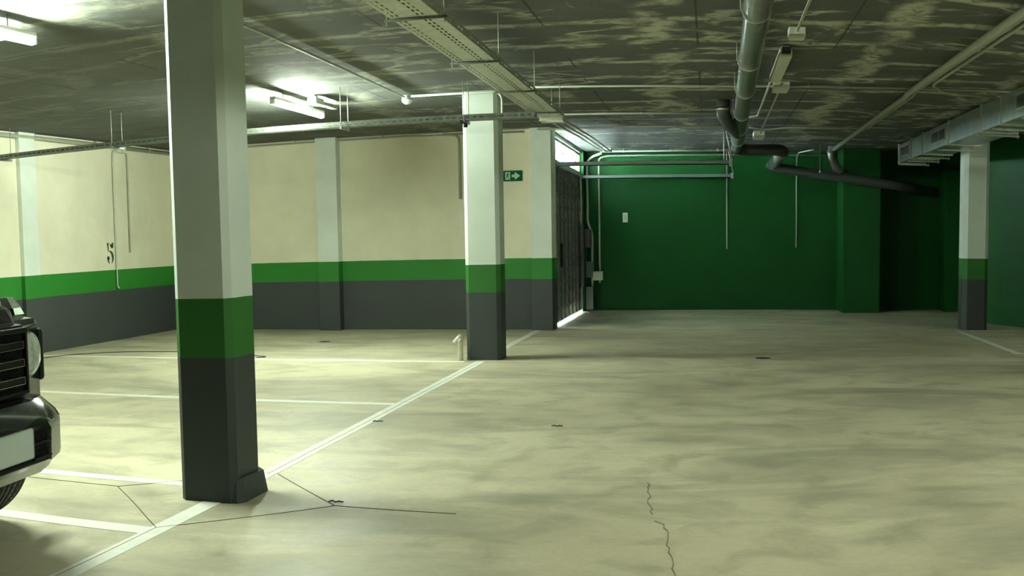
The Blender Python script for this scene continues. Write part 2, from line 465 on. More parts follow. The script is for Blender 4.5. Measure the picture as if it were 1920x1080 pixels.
m.build('cables', M_cable, t1)['kind'] = 'stuff'
for y in (4.8, 6.52, 8.24, 9.95, 11.65):
    MB().box(-1.99, -1.59, y-.010, y+.010, 2.774, 2.789).build('support_bar', M_tray2, t1)
    for x in (-1.975, -1.605): MB().tube([(x, y, 2.75), (x, y, HC)], .0045, 6).build('hanger_rod', M_galvd, t1)
t2 = empty('cable_tray', (-5, 11.55, 2.72), 'narrow steel cable tray crossing in front of the middle column', 'cable tray')
tray_base('x', -9.05, -1.80, 11.44, 11.60, 2.715, .058, .075, [.3, .7]).build('perforated_channel', M_tray2, t2)
m = MB()
for i, (y, r) in enumerate([(11.47, .01), (11.50, .012), (11.54, .011)]):
    m.tube([(-9.0+k*.55, y+.006*sin(k*1.7+i), 2.725+r) for k in range(13)], r, 6)
m.build('cables', M_cable, t2)['kind'] = 'stuff'
for x in (-8.75, -7.0, -5.5, -4.02, -2.62):
    MB().box(x-.012, x+.012, 11.40, 11.68, 2.69, 2.713).build('support_bar', M_galvd, t2)
    for y in (11.415, 11.665): MB().tube([(x, y, 2.68), (x, y, HC)], .0045, 6).build('hanger_rod', M_galvd, t2)
bx = MB().box(-1.93, -1.66, 12.27, 12.50, 2.76, 2.84, .006).build('junction_box', M_box)
tag(bx, 'pale box hanging where the two cable trays meet', 'junction box')
MB().box(-1.86, -1.66, 12.262, 12.27, 2.745, 2.765).build('lid_rim', M_white, bx)
MB().tube([(-1.8, 12.38, 2.84), (-1.8, 12.38, HC)], .005, 6).build('hanger_rod', M_galvd, bx)
sp = empty('spotlight', (-2.62, 11.42, 2.66), 'small black clamp under the crossing tray in front of middle column', 'clamp')
MB().box(-2.66, -2.61, 11.40, 11.45, 2.672, 2.712, .006).build('body', M_black, sp)
MB().lathe([(.022, -.028), (.026, 0), (.02, .02)], (-2.60, 11.41, 2.66), 'z', 12).build('head', M_black, sp)
sp.name = 'tray_clamp'

# ------------------------------------------------------------------ fluorescent fixtures
def fluo(loc, length, label, lit=True, group=None, tube=None):
    x, y, z = loc
    t = empty('fluorescent_light', (x, y, z), label, 'light fixture', group)
    MB().box(x-.036, x+.036, y-length/2, y+length/2, z+.026, z+.062, .008).build('housing', M_white, t)
    if lit:
        MB().tube([(x, y-length/2+.02, z), (x, y+length/2-.02, z)], .028, 14).build('tube', tube or M_tube, t)
    else:
        MB().box(x-.05, x+.05, y-length/2, y+length/2, z-.03, z+.03, .02).build('diffuser', M_box, t)
    for s in (-1, 1):
        MB().box(x-.03, x+.03, y+s*length/2-.012, y+s*length/2+.012, z-.022, z+.036, .005).build('end_cap', M_white, t)
    for s in (-.3, .3):
        MB().tube([(x, y+s*length, z+.055), (x, y+s*length, HC)], .006, 6).build('hanger', M_galvd, t)
    return t
fluo((-4.70, 11.87, 3.0), 1.56, 'lit fluorescent tube behind the nearest column, over the left bays', True, 'lit fluorescent lamps')
fluo((-4.72, 5.86, 3.0), 1.56, 'lit fluorescent tube at the top left corner of the picture', True, 'lit fluorescent lamps')
fluo((6.3, 12.1, 3.0), 1.56, 'lit fluorescent tube over the right bays, farther one', True, 'lit fluorescent lamps', M_tube_dim)
fluo((6.1, 5.4, 3.0), 1.56, 'lit fluorescent tube over the right bays, nearer one', True, 'lit fluorescent lamps', M_tube_right)
fluo((.70, 4.4, 3.0), 1.56, 'lit fluorescent tube over the lane above the viewer', True, 'lit fluorescent lamps', M_tube_warm)
# unlit fixture over the lane
fx = empty('ceiling_light', (.70, 10.6, 3.05), 'unlit long pale fixture on ceiling right of the drain pipe', 'light fixture')
MB().box(.635, .755, 9.85, 11.45, 3.045, 3.12, .012).build('diffuser', M_box, fx)
MB().box(.655, .735, 9.78, 9.86, 3.07, 3.125).build('end_cap', M_black, fx)
MB().box(.66, .73, 9.9, 11.4, 3.12, HC).build('housing', M_galvd, fx)
# emergency lights
def emergency(loc, label):
    x, y, z = loc
    e = empty('emergency_light', (x, y, z), label, 'emergency light', 'emergency lights beside the tubes')
    MB().box(x-.055, x+.055, y-.17, y+.10, z-.045, z+.03, .01).build('body', M_white, e)
    MB().box(x-.045, x+.045, y+.10, y+.62, z-.03, z+.01, .012).build('lens', M_lens, e)
    MB().tube([(x, y, z+.03), (x, y, HC)], .012, 8).build('stem', M_galvd, e)
emergency((-4.50, 11.95, 3.09), 'small unlit emergency light right of the lit tube behind nearest column')
emergency((-4.98, 6.02, 3.08), 'small emergency light left of the top left tube')

# ------------------------------------------------------------------ conduits
def conduit(pts, r, label, mat=None, clips=0, bend=.12, seg=8, name='conduit', group=None):
    mat = mat or M_cond
    o = tag(MB().tube(pts, r, seg, bend).build(name, mat), label, 'conduit', group)
    if clips:
        a, b = max(zip(pts, pts[1:]), key=lambda q: math.dist(*q)); a, b = Vector(a), Vector(b); d = (b-a).normalized()
        n = max(1, int((b-a).length/clips)); sz = r*1.22
        for k in range(n):
            p = a+(b-a)*((k+.5)/n)
            m = MB(); m.tube([p-d*.012, p+d*.012], sz, 8)
            if p.z > 2.9: m.box(p.x-.008, p.x+.008, p.y-.008, p.y+.008, p.z, HC-.001)
            m.build('saddle_clip', mat, o)
    return o
zc = 3.129
conduit([(-3.50, 4.0, zc), (-3.51, 8.26, zc), (-3.56, 12.40, zc)], .012, 'thin pipe along the ceiling ending at the round detector', M_cond, 1.7)
conduit([(-3.45, 12.30, zc-.01), (-2.36, 12.28, zc-.01), (-2.36, 12.26, 2.80), (-2.36, 11.62, 2.77)], .013, 'thin pipe crossing the top of the middle column then dropping to tray', M_condw, 0)
conduit([(-2.0, 12.13, zc), (.3, 12.36, zc), (3.6, 12.12, zc)], .013, 'thin ceiling pipe from wide tray to air duct, nearest of the crossing pipes', M_cond, 1.3)
conduit([(2.55, 12.30, zc-.015), (3.6, 12.65, zc)], .013, 'short thin ceiling pipe joining air duct beside triple pipe bend', M_cond, 0)
conduit([(-2.05, 14.82, zc), (.2, 14.98, zc)], .014, 'thin crossing ceiling pipe left of the drain pipe, second from the viewer', M_cond, 1.2)
conduit([(-2.66, 16.66, zc), (-2.15, 16.3, zc-.04), (-1.4, 16.58, zc), (.33, 16.68, zc)], .015, 'thin ceiling pipe bending across above the end of the white wall', M_cond, 1.2)
conduit([(.62, 16.8, zc), (.85, 17.0, zc-.02), (1.2, 16.82, zc), (2.1, 16.82, zc), (2.25, 17.2, zc), (2.42, 17.2, zc), (2.46, 16.4, zc)], .015, 'thin ceiling pipe linking the drain pipe area to the twin pipes', M_cond, 1.0)
conduit([(-2.10, 20.9, 3.11), (.62, 20.9, 3.11)], .018, 'bright pipe under ceiling along the green wall, upper one', M_condw, .8)
conduit([(-2.18, 21.36, .55), (-2.18, 21.36, 3.02), (-2.02, 21.34, 3.06), (2.4, 21.34, 3.06)], .019, 'pipe along top of green wall that bends down beside gate', M_condw, 0, .16)
conduit([(-2.33, 21.36, .3), (-2.33, 21.36, 1.55), (-2.42, 21.36, 1.75), (-2.42, 21.36, 2.95), (-2.30, 21.3, 3.05), (-2.1, 20.98, 3.08)], .026, 'thicker pipe with a kink going up the green wall corner', M_condw, 0, .16)
# triple run on the right
for i, (x, r, lab) in enumerate([(2.27, .034, 'widest and leftmost of the parallel ceiling pipes at the right'), (2.355, .016, 'middle one of the parallel ceiling pipes at the right'), (2.43, .016, 'rightmost of the parallel ceiling pipes at the right')]):
    if i == 0: conduit([(x, 1.5, 3.082), (x, 12.3, 3.082), (x+.03, 12.6, 3.082), (x+.05, 20.08, 3.082)], r, lab, M_cond, 0)
    elif i == 1: conduit([(x, 1.5, 3.100), (x, 12.2, 3.100), (x+.04, 12.7, 3.100), (x+.06, 16.4, 3.100)], r, lab, M_cond, 0)
    else: conduit([(x, 1.5, 3.100), (x, 11.7, 3.100), (x+.25, 12.25, 3.100), (3.36, 12.42, 3.100)], r, lab, M_cond, 0)
# lane conduits behind the unlit fixture
conduit([(.665, 11.5, 3.10), (.67, 15.0, 3.10), (.45, 15.3, 3.10)], .015, 'thin lengthwise ceiling pipe leaving the unlit fixture, left one', M_cond, 0)
conduit([(.80, 11.9, 3.10), (.82, 17.4, 3.10)], .015, 'thin lengthwise ceiling pipe leaving the unlit fixture, right one', M_cond, 0)
conduit([(.72, 2.0, 3.10), (.72, 8.9, 3.10)], .013, 'thin ceiling pipe at the top edge ending in a square box', M_condw, 0)
for (x0, x1, y0, y1, z0, lab) in [(.66, .80, 9.0, 9.16, 3.07, 'pale square box on ceiling right of the drain pipe, nearest'),
                                  (.72, .90, 12.1, 12.5, 3.08, 'pale box at the end of the unlit ceiling fixture'),
                                  (.72, .90, 17.5, 18.0, 3.05, 'pale box on ceiling beside the drain pipe elbow'),
                                  (-2.02, -1.86, 20.55, 20.75, 3.08, 'pale box at the corner above the gate')]:
    o = tag(MB().box(x0, x1, y0, y1, z0, HC, .006).build('junction_box', M_box), lab, 'junction box')
    MB().box(x0+.012, x1-.012, y0+.012, y1-.012, z0-.006, z0, .002).build('lid', M_box, o)
# wires along the wide tray toward the gate
for i, (x, lab) in enumerate([(-1.88, 'left'), (-1.79, 'middle'), (-1.70, 'right')]):
    conduit([(x, 12.5, 2.80), (x-.10, 16.5, 2.98), (x-.16, 20.6, 3.08)], .013, lab + ' pipe of three leaving the tray end toward the gate', M_condw, 0, .3)
# conduits on the left wall
jb = tag(MB().box(-9.07, -8.98, 14.86, 15.08, 3.0, 3.12, .01).build('junction_box', M_box), 'pale round cornered box high on left wall above stencilled number', 'junction box')
conduit([(-9.035, 14.9, 3.03), (-9.035, 14.76, 3.03), (-9.035, 14.74, 2.9), (-9.035, 14.73, .86), (-9.01, 14.75, .83)], .011, 'longer thin pipe down the left wall past the stencilled number', M_condw, .75, .05)
conduit([(-9.035, 15.05, 3.03), (-9.035, 15.17, 3.02), (-9.035, 15.19, 2.9), (-9.035, 15.17, 1.40)], .011, 'shorter thin pipe down the left wall right of the number', M_cond, .6, .05)
conduit([(-9.02, 8.5, 3.09), (-9.02, 16.7, 3.09)], .03, 'pipe along the top of the left wall', M_cond, 1.4)
conduit([(-9.0, 16.76, 3.11), (-2.9, 16.76, 3.11)], .014, 'thin pipe along the top of the white wall', M_cond, 1.5)
conduit([(-4.2, 16.75, 3.11), (-3.93, 16.75, 3.09), (-3.93, 16.75, 2.09)], .018, 'thin pipe hanging down white wall left of the middle column', M_cond, 0, .1)
# thin drops on the green wall
conduit([(.35, 21.41, 3.0), (.35, 21.41, 1.21)], .013, 'thin vertical pipe on green wall at the gate track end', M_condw, 0)
conduit([(1.95, 20.2, 3.08), (1.72, 21.0, 3.08), (1.73, 21.41, 2.98), (1.73, 21.41, 1.24)], .013, 'thin vertical pipe on green wall right of centre', M_condw, 0, .15)

# smoke detector
sd = empty('smoke_detector', (-3.55, 12.48, HC), 'round white smoke detector on ceiling left of middle column', 'smoke detector')
MB().lathe([(.060, 0), (.060, -.03), (.066, -.035), (.066, -.05), (.058, -.075), (.03, -.098), (.005, -.102)], (-3.55, 12.48, HC), 'z', 24).build('head', M_white, sd)
MB().lathe([(.067, -.040), (.067, -.046)], (-3.55, 12.48, HC), 'z', 24).build('vent_ring', M_black, sd)

# ------------------------------------------------------------------ drain pipe
dp = empty('drain_pipe', (.35, 10, 2.98), 'thick grey drain pipe hanging lengthwise with collars and elbows', 'pipe')
RP = .098
MB().tube([(.25, 1.5, 3.0), (.345, 8.0, 2.99), (.47, 18.35, 2.97)], RP, 24).build('main_run', M_pvc, dp)
MB().tube([(.47, 18.3, 2.97), (.475, 18.75, 2.96), (.62, 18.85, 2.95), (1.24, 18.8, 2.95), (1.30, 19.0, 2.93)], RP+.002, 24, .18).build('cross_run', M_pvcdk, dp)
MB().tube([(1.30, 18.95, 2.93), (1.17, 20.12, 2.78)], RP, 24).build('offset', M_pvc, dp)
MB().tube([(1.172, 20.1, 2.785), (1.15, 20.28, 2.76), (1.30, 20.26, 2.73), (3.3, 20.30, 2.47), (3.9, 20.32, 2.40)], RP*.95, 24, .15).build('sloping_run', M_pvcdk, dp)
for y in (7.55, 9.65, 11.5, 13.6, 15.5, 17.2):
    x = .25+(y-1.5)*.01325; z = 3.0-(y-1.5)*.0018
    c = MB().tube([(x, y-.012, z), (x, y+.012, z)], RP+.008, 24).build('collar', M_galvd, dp)
    MB().tube([(x-RP-.012, y, z-.01), (x-RP-.012, y, HC)], .005, 6).build('hanger_rod', M_galvd, c)
MB().tube([(.18, 13.72, HC), (.18, 13.72, 2.98), (.26, 14.3, 2.90), (.41, 15.9, 2.95)], .085, 20, .25).build('branch', M_pvcdk, dp)
MB().tube([(.18, 13.72, 3.02), (.18, 13.72, 3.06)], .094, 20).build('branch_collar', M_chrome, dp)
MB().tube([(1.255, 19.45, 2.87), (1.245, 19.49, 2.865)], RP+.008, 24).build('collar', M_pvcdk, dp)
dv = dp
MB().tube([(2.30, 20.25, HC), (2.30, 20.25, 2.95), (2.36, 20.27, 2.80), (2.46, 20.28, 2.64)], .085, 20, .1).build('vertical_drop', M_pvc, dv)
MB().tube([(2.30, 20.25, 3.03), (2.30, 20.25, 3.07)], .095, 20).build('collar', M_pvc, dv)
hs = MB().tube([(2.05, 20.0, HC), (2.05, 20.0, 2.66)], .006, 6).build('hanger_rod', M_galvd); tag(hs, 'thin rod hanging from ceiling beside the short grey pipe', 'rod')
MB().lathe([(.012, -.02), (.016, 0), (.012, .02)], (2.05, 20.0, 2.66), 'z', 10).build('nut', M_white, hs)

# ------------------------------------------------------------------ air duct
ad = empty('air_duct', (3.66, 12, 2.8), 'long square sheet metal air duct with grilles under ceiling at right', 'air duct')
DX0, DX1, DZ0, DZ1 = 3.38, 3.84, 2.78, 3.10
MB().box(DX0, DX1, 3.0, 19.1, DZ0, DZ1).build('casing', M_duct, ad)
for y in (4.0, 6.0, 8.0, 9.9, 12.25, 13.2, 15.05, 16.9, 17.9, 19.08):
    MB().box(DX0-.022, DX1+.022, y-.012, y+.012, DZ0-.022, DZ1+.018).build('flange', M_galv, ad)
for y in (12.1, 15.45):
    pass
def grille(y0, y1):
    gz0, gz1 = DZ0+.075, DZ1-.055
    f = MB(); t = .022
    f.box(DX0-.016, DX0, y0, y1, gz0, gz0+t).box(DX0-.016, DX0, y0, y1, gz1-t, gz1).box(DX0-.016, DX0, y0, y0+t, gz0+t, gz1-t).box(DX0-.016, DX0, y1-t, y1, gz0+t, gz1-t)
    f.box(DX0-.014, DX0, (y0+y1)/2-.01, (y0+y1)/2+.01, gz0+t, gz1-t)
    o = f.build('grille_frame', M_galv, ad)
    MB().box(DX0-.003, DX0-.001, y0+t, y1-t, gz0+t, gz1-t).build('shade_backing', M_black, o)  # black sheet on the solid casing, stands in for shade behind the louvres
    s = MB(); n = 9
    for k in range(n):
        z = gz0+t+(gz1-gz0-2*t)*(k+.5)/n
        s.extr([(DX0-.012, y0+t, z-.004), (DX0-.003, y0+t, z+.006), (DX0-.002, y0+t, z+.004), (DX0-.011, y0+t, z-.006)], (0, y1-y0-2*t, 0))
    s.build('louvres', M_duct, o)
grille(10.75, 11.65); grille(15.25, 16.25); grille(18.1, 18.9)
for y in (5.0, 7.0, 9.0, 11.3, 12.55, 13.3, 15.7, 17.3, 18.1, 18.95):
    b = MB().box(DX0-.03, DX1+.06, y-.018, y+.018, DZ0-.048, DZ0-.022).build('support_rail', M_galvd, ad)
    for x in (DX1+.045,): MB().tube([(x, y, DZ0-.07), (x, y, HC)], .005, 6).build('hanger_rod', M_galvd, b)

# ------------------------------------------------------------------ overhead gate
gt = empty('garage_gate', (GX, 19.2, 0), 'dark ribbed metal gate in the corner with daylight under it', 'gate')
m = MB(); y0, y1 = 17.36, 20.95
m.box(GX-.05, GX-.02, y0, y1, .045, 2.62).build('panel', M_gate, gt)
m = MB(); nv, nh = 7, 12
for k in range(nv+1):
    y = y0+(y1-y0)*k/nv; m.box(GX-.02, GX+.022, y-.022, y+.022, .045, 2.62)
m.build('upright_ribs', M_gatel, gt)
m = MB()
for k in range(nh+1):
    z = .045+(2.575)*k/nh; m.box(GX-.02, GX+.008, y0, y1, z-.012, z+.012)
m.build('cross_ribs', M_gatel, gt)
MB().box(GX-.06, GX+.03, y0-.14, y0-.03, 0, 2.70).build('jamb', M_galvd, gt)
MB().box(GX-.06, GX+.03, y1+.03, y1+.17, 0, 2.70).build('jamb', M_galvd, gt)
MB().box(GX-.08, GX+.04, y0-.14, y1+.15, 2.62, 2.70).build('lintel', M_gatel, gt)
for y in (17.42, 21.08):
    tr = MB(); x1 = .42 if y > 20 else .32
    tr.box(GX, x1, y-.035, y+.035, 2.60, 2.612).box(GX, x1, y-.035, y-.029, 2.60, 2.668).box(GX, x1, y+.029, y+.035, 2.60, 2.668).box(GX, x1, y-.035, y+.035, 2.662, 2.668)
    t = tr.build('track', M_teal, gt)
    MB().tube([(x1-.08, y, 2.66), (x1-.08, y, HC)], .010, 8).build('track_hanger', M_galvd, t)
    MB().box(x1, x1+.05, y-.04, y+.04, 2.58, 2.69).build('end_bracket', M_galvd, t)
    MB().tube([(x1+.05, y, 2.68), (x1-.05, y, HC)], .012, 6).build('brace', M_galvd, t)
op = MB().box(GX+.035, GX+.09, 20.7, 20.82, .5, 1.7).build('locking_bar', M_gate, gt)
MB().box(GX+.01, GX+.05, 18.02, 18.10, .95, 1.35).build('handle', M_black, gt)
# gate drive parts on the green wall corner
o = tag(MB().box(-2.32, -2.12, 21.28, 21.45, .60, .78, .01).build('socket_box', M_box), 'pale socket box low on green wall beside the gate', 'socket box')
o = tag(MB().box(-2.45, -2.30, 21.2, 21.32, .02, .48, .01).build('gate_motor', M_teal), 'dark grey cabinet on the floor beside gate, lower one', 'cabinet')
o = tag(MB().box(-2.45, -2.31, 21.2, 21.32, .66, .98, .01).build('control_box', M_teal), 'dark grey box on wall beside gate, upper one', 'cabinet')
o = tag(MB().box(-2.455, -2.33, 21.1, 21.32, 1.25, 1.62, .03).build('gate_motor', M_gate), 'dark rounded motor box beside gate at mid height', 'gate motor')
o = tag(MB().box(-1.72, -1.62, 21.41, 21.45, 1.75, 1.94, .006).build('light_switch', M_white), 'small pale switch plate on the green wall', 'switch')
MB().box(-1.70, -1.64, 21.404, 21.41, 1.79, 1.90, .002).build('rocker', M_box, o)

# ------------------------------------------------------------------ exit sign
sg = MB().box(-3.235, -2.925, 16.778, 16.80, 2.345, 2.51, .003).build('exit_sign', M_signg)
tag(sg, 'green emergency exit sign with running figure and arrow on white wall', 'sign')
def sx(u): return -3.235+.31*u
def sz(v): return 2.345+.165*v
ysn = 16.7775
def poly(mb, pts, y=ysn, t=-.0015): mb.extr([(sx(u), y, sz(v)) for u, v in pts], (0, t, 0))
dr = MB()
poly(dr, [(.13, .14), (.38, .14), (.38, .86), (.13, .86)])
dr.build('doorway', M_signw, sg)
mn = MB(); y2 = ysn-.0016
hp = [(.275+.028*cos(2*pi*k/12), .775+.052*sin(2*pi*k/12)) for k in range(12)]
poly(mn, hp, y2)
for q in ([(.23, .70), (.29, .70), (.27, .45), (.21, .47)], [(.17, .62), (.24, .70), (.25, .65), (.18, .53)], [(.27, .68), (.33, .56), (.36, .58), (.30, .70)],
          [(.22, .48), (.27, .46), (.33, .33), (.30, .30)], [(.30, .34), (.33, .33), (.32, .17), (.29, .18)], [(.21, .48), (.25, .46), (.20, .30), (.17, .32)], [(.09, .30), (.19, .32), (.18, .27), (.09, .26)]):
    poly(mn, q, y2)
mn.build('running_figure', M_signg, sg)
ar = MB(); poly(ar, [(.46, .62), (.62, .62), (.62, .86), (.90, .49), (.62, .12), (.62, .36), (.46, .36)])
ar.build('arrow', M_signw, sg)

# ------------------------------------------------------------------ stencilled 5 on the left wall
st = MB(); X5 = -9.068
def s5(pts): st.extr([(X5, 14.50+.20*u, 1.235+.34*v) for u, v in pts], (.002, 0, 0))
def bow(cx, cy, ru, rv, t0, t1, a0, a1, n=12):
    """crescent stroke: thickness swells from t0 to t1 and back"""
    o, i_ = [], []
    for k in range(n+1):
        a = R(a0+(a1-a0)*k/n); th = t0+(t1-t0)*sin(pi*k/n)
        o.append((cx+ru*cos(a), cy+rv*sin(a))); i_.append((cx+(ru-th)*cos(a), cy+(rv-th*.55)*sin(a)))
    return o+i_[::-1]
s5([(.0, 1.0), (.14, .94), (.30, .985), (.27, .78), (.25, .58), (.14, .57), (.10, .80)])
s5([(.40, .97), (.52, .89), (.72, .90), (.80, .97), (1.0, .98), (1.0, .76), (.86, .70), (.66, .73), (.50, .82)])
s5(bow(.48, .29, .52, .31, .03, .30, 112, -72, 16))
s5(bow(.46, .28, .46, .29, .04, .17, 172, 258, 10))
s5([(.08, .31), (.20, .36), (.34, .31), (.36, .20), (.24, .16), (.10, .20)])
tag(st.build('bay_number', M_stencil), 'dark green stencilled number 5 on left wall', 'number')

# ------------------------------------------------------------------ small things on the floor
cn = empty('bottle', (-2.93, 12.40, 0), 'small cream ribbed canister with white nozzle beside middle column foot', 'canister')
pr = [(.034, 0), (.035, .01)]
for k in range(9): pr += [(.035, .03+k*.022), (.032, .036+k*.022), (.032, .044+k*.022), (.035, .050+k*.022)]
pr += [(.035, .235), (.030, .25), (.024, .262)]
MB().lathe(pr, (-2.93, 12.35, 0), 'z', 20).build('body', M_beige, cn)
MB().lathe([(.024, .262), (.026, .285), (.022, .305), (.008, .315)], (-2.93, 12.35, 0), 'z', 16).build('neck', M_beige, cn)
MB().tube([(-2.925, 12.35, .30), (-2.96, 12.34, .265), (-3.0, 12.33, .215)], [.016, .018, .024], 12).build('nozzle', M_white, cn)
cn.name = 'canister'
def drain(x, y, r, lab):
    o = tag(MB().lathe([(r, 0), (r, .004), (r*.86, .004), (r*.86, .002)], (x, y, 0), 'z', 24).build('floor_drain', M_galvd), lab, 'floor drain')
    m = MB()
    for k in range(-3, 4):
        h = math.sqrt(max(0, (r*.8)**2-(k*r*.22)**2)); m.box(x-h, x+h, y+k*r*.22-r*.05, y+k*r*.22+r*.05, .002, .005)
    m.build('grating', M_black, o)
drain(-5.48, 14.6, .10, 'small round floor drain in front of the white wall')
drain(.63, 12.62, .11, 'small round floor drain in the lane right of centre')
cb = tag(MB().tube([(-8.9, 11.3, .005), (-8.59, 11.95, .005), (-8.42, 12.5, .005), (-7.9, 12.9, .005), (-7.08, 13.02, .005), (-6.2, 12.9, .005), (-5.68, 12.62, .005), (-5.48, 12.52, .005), (-5.6, 12.42, .005)], .005, 6, .2).build('cable', M_cable), 'thin dark cable lying on the floor by the left wall', 'cable')
for x, y, a, lab in [(-1.15, 7.95, .3, 'dark leaf crumb on floor in the lane, farther one'), (-2.0, 5.42, .9, 'dark curled crumb on floor by the joint corner'), (-2.58, 8.0, .1, 'dark sliver lying across the long white line')]:
    m = MB()
    for k in range(4): m.tube([(x+.02*k-.04, y+.006*sin(k*2), .004+.004*(k % 2)), (x+.02*k-.015, y+.006*sin(k*2+2), .006+.006*((k+1) % 2))], .004, 5)
    tag(m.build('debris', M_cable), lab, 'debris')

# ------------------------------------------------------------------ the car (local: x forward, y to its left, z up)
CO = Vector((-2.87, 3.63, 0)); CR = R(5)
car = empty('car', CO, 'black off-road car nose with slatted grille at the left edge', 'car', rz=CR)
def cpart(mb, name, mat, parent=None):
    bmesh.ops.recalc_face_normals(mb.bm, faces=mb.bm.faces)
    me = bpy.data.meshes.new(name); mb.bm.to_mesh(me); mb.bm.free(); me.materials.append(mat)
    o = bpy.data.objects.new(name, me); COL.objects.link(o); o.parent = parent or car
    return o
def loft(secs, closed=True):
    m = MB(); rings = [[m.bm.verts.new(p) for p in s] for s in secs]; n = len(rings[0])
    for a, b in zip(rings, rings[1:]):
        for k in range(n):
            f = m.bm.faces.new((a[k], a[(k+1) % n], b[(k+1) % n], b[k])); f.smooth = False
    m.bm.faces.new(rings[0][::-1]); m.bm.faces.new(rings[-1]); return m
def section(u, hw, z0, z1, r, dome=0):
    """cross-section ring across the car at x = u with rounded upper corners"""
    pts = [(u, -hw, z0), (u, -hw, z1-r)]
    for k in range(1, 6): a = pi-(pi/2)*k/6; pts.append((u, -hw+r+r*cos(a), z1-r+r*sin(a)))
    for k in range(-4, 5): pts.append((u, (hw-r)*k/4, z1+dome*(1-(k/4)**2)))
    for k in range(1, 6): a = pi/2-(pi/2)*k/6; pts.append((u, hw-r+r*cos(a), z1-r+r*sin(a)))
    pts += [(u, hw, z1-r), (u, hw, z0)]
    return pts
def smooth(o, ang=35):
    for p in o.data.polygons: p.use_smooth = True
    try: o.data.set_sharp_from_angle(angle=R(ang))
    except Exception: pass
    return o
smooth(cpart(loft([section(-.165, .655, .66, 1.075, .03), section(-.185, .685, .62, 1.10, .04), section(-.30, .715, .58, 1.115, .06), section(-.55, .735, .56, 1.12, .09), section(-1.75, .79, .55, 1.12, .06), section(-4.55, .79, .55, 1.10, .05)]), 'body', M_carp))
smooth(cpart(loft([section(-.150, .43, .98, 1.10, .04), section(-.19, .465, .98, 1.165, .05, .01), section(-.30, .475, .98, 1.205, .06, .012), section(-1.75, .56, .98, 1.23, .11, .012)]), 'hood', M_carp))
smooth(cpart(loft([section(-1.72, .70, 1.05, 1.12, .05), section(-2.02, .655, 1.05, 1.86, .06), section(-4.50, .66, 1.05, 1.90, .06), section(-4.58, .70, 1.05, 1.84, .06)]), 'cabin', M_carp))
m = MB(); m.extr([(-1.755, -.60, 1.20), (-1.755, .60, 1.20), (-1.985, .57, 1.78), (-1.985, -.57, 1.78)], (.012, 0, .004)); cpart(m, 'windscreen', M_glassd)
for s in (-1, 1):
    for a, b in ((-2.2, -2.95), (-3.02, -3.75), (-3.82, -4.4)):
        m = MB(); m.extr([(a, s*.69, 1.18), (b, s*.69, 1.18), (b, s*.665, 1.74), (a-.02, s*.665, 1.74)], (0, s*.012, 0)); cpart(m, 'side_window', M_glassd)
    m = MB().box(-1.95, -1.75, s*.86-.11, s*.86+.11, 1.20, 1.38, .03); cpart(m, 'door_mirror', M_carp)
# bumper: plan outline swept back at the corners
def bump_outline(off=0):
    half = [(0.0+off, 0), (0.0+off, .44), (-.05+off, .62+off*.3), (-.08+off*.9, .69+off*.5), (-.16+off*.7, .76+off*.6), (-.32, .82+off*.5), (-.46, .84+off*.4), (-.46, .72), (-.22, .60), (-.20, 0)]
    return half
def bumper_slab(zs, name, mat, keep=None):
    """zs: (z, offset) rings"""
    m = MB(); rings = []
    for z, off in zs:
        h = bump_outline(off); full = h[1:-1]
        ring = full + [(-.20, 0)] + [(x, -y) for x, y in full[::-1]] + [(0+off, 0)]
        rings.append([m.bm.verts.new((x, y, z)) for x, y in ring])
    n = len(rings[0])
    for a, b in zip(rings, rings[1:]):
        for k in range(n): m.bm.faces.new((a[k], a[(k+1) % n], b[(k+1) % n], b[k]))
    m.bm.faces.new(rings[0][::-1]); m.bm.faces.new(rings[-1])
    return cpart(m, name, mat)
smooth(bumper_slab([(.428, -.02), (.45, 0), (.62, 0), (.655, -.02), (.72, -.09), (.735, -.13)], 'bumper', M_carp), 20)
smooth(bumper_slab([(.375, -.09), (.383, -.055), (.425, -.03)], 'skid_plate', M_sil), 20)
# creases on the bumper corners
for s in (-1, 1):
    m = MB(); m.tube([(-.06, s*.46, .672), (-.215, s*.66, .739)], .004, 6); cpart(m, 'corner_crease', M_chrome)
    m = MB(); m.tube([(-.10, s*.40, .700), (-.20, s*.53, .741)], .003, 6); cpart(m, 'corner_crease', M_chrome)
# central intake mesh
m = MB()
m.box(-.03, .004, -.44, .44, .455, .60)
it = cpart(m, 'intake', M_mesh)
m = MB()
for k in range(-15, 16):
    for q in range(5):
        y = k*.027; z = .462+q*.027
        for d in (1, -1): m.tube([(.008, y-.0135, z+.0135*(1-d)), (.008, y+.0135, z+.0135*(1+d))], .0018, 4)
cpart(m, 'mesh', M_carb, it)
for s in (-1, 1):
    for z in (.545, .475):
        m = MB(); m.box(.006, .016, min(s*.28, s*.44), max(s*.28, s*.44), z-.006, z+.006, .003); cpart(m, 'intake_blade', M_carb)
    m = MB(); m.extr([(-.001, s*.442, .447), (-.046, s*.600, .450), (-.051, s*.622, .592), (-.004, s*.458, .592)], (.008, s*.003, 0)); cpart(m, 'corner_trim', M_sil)
    m = MB(); m.extr([(-.004, s*.458, .594), (-.053, s*.626, .594), (-.056, s*.630, .622), (.000, s*.425, .626)], (.008, s*.003, 0)); cpart(m, 'corner_trim_top', M_carp)
# number plate
m = MB(); m.box(.010, .022, -.27, .27, .487, .625, .012); cpart(m, 'number_plate', M_plate)
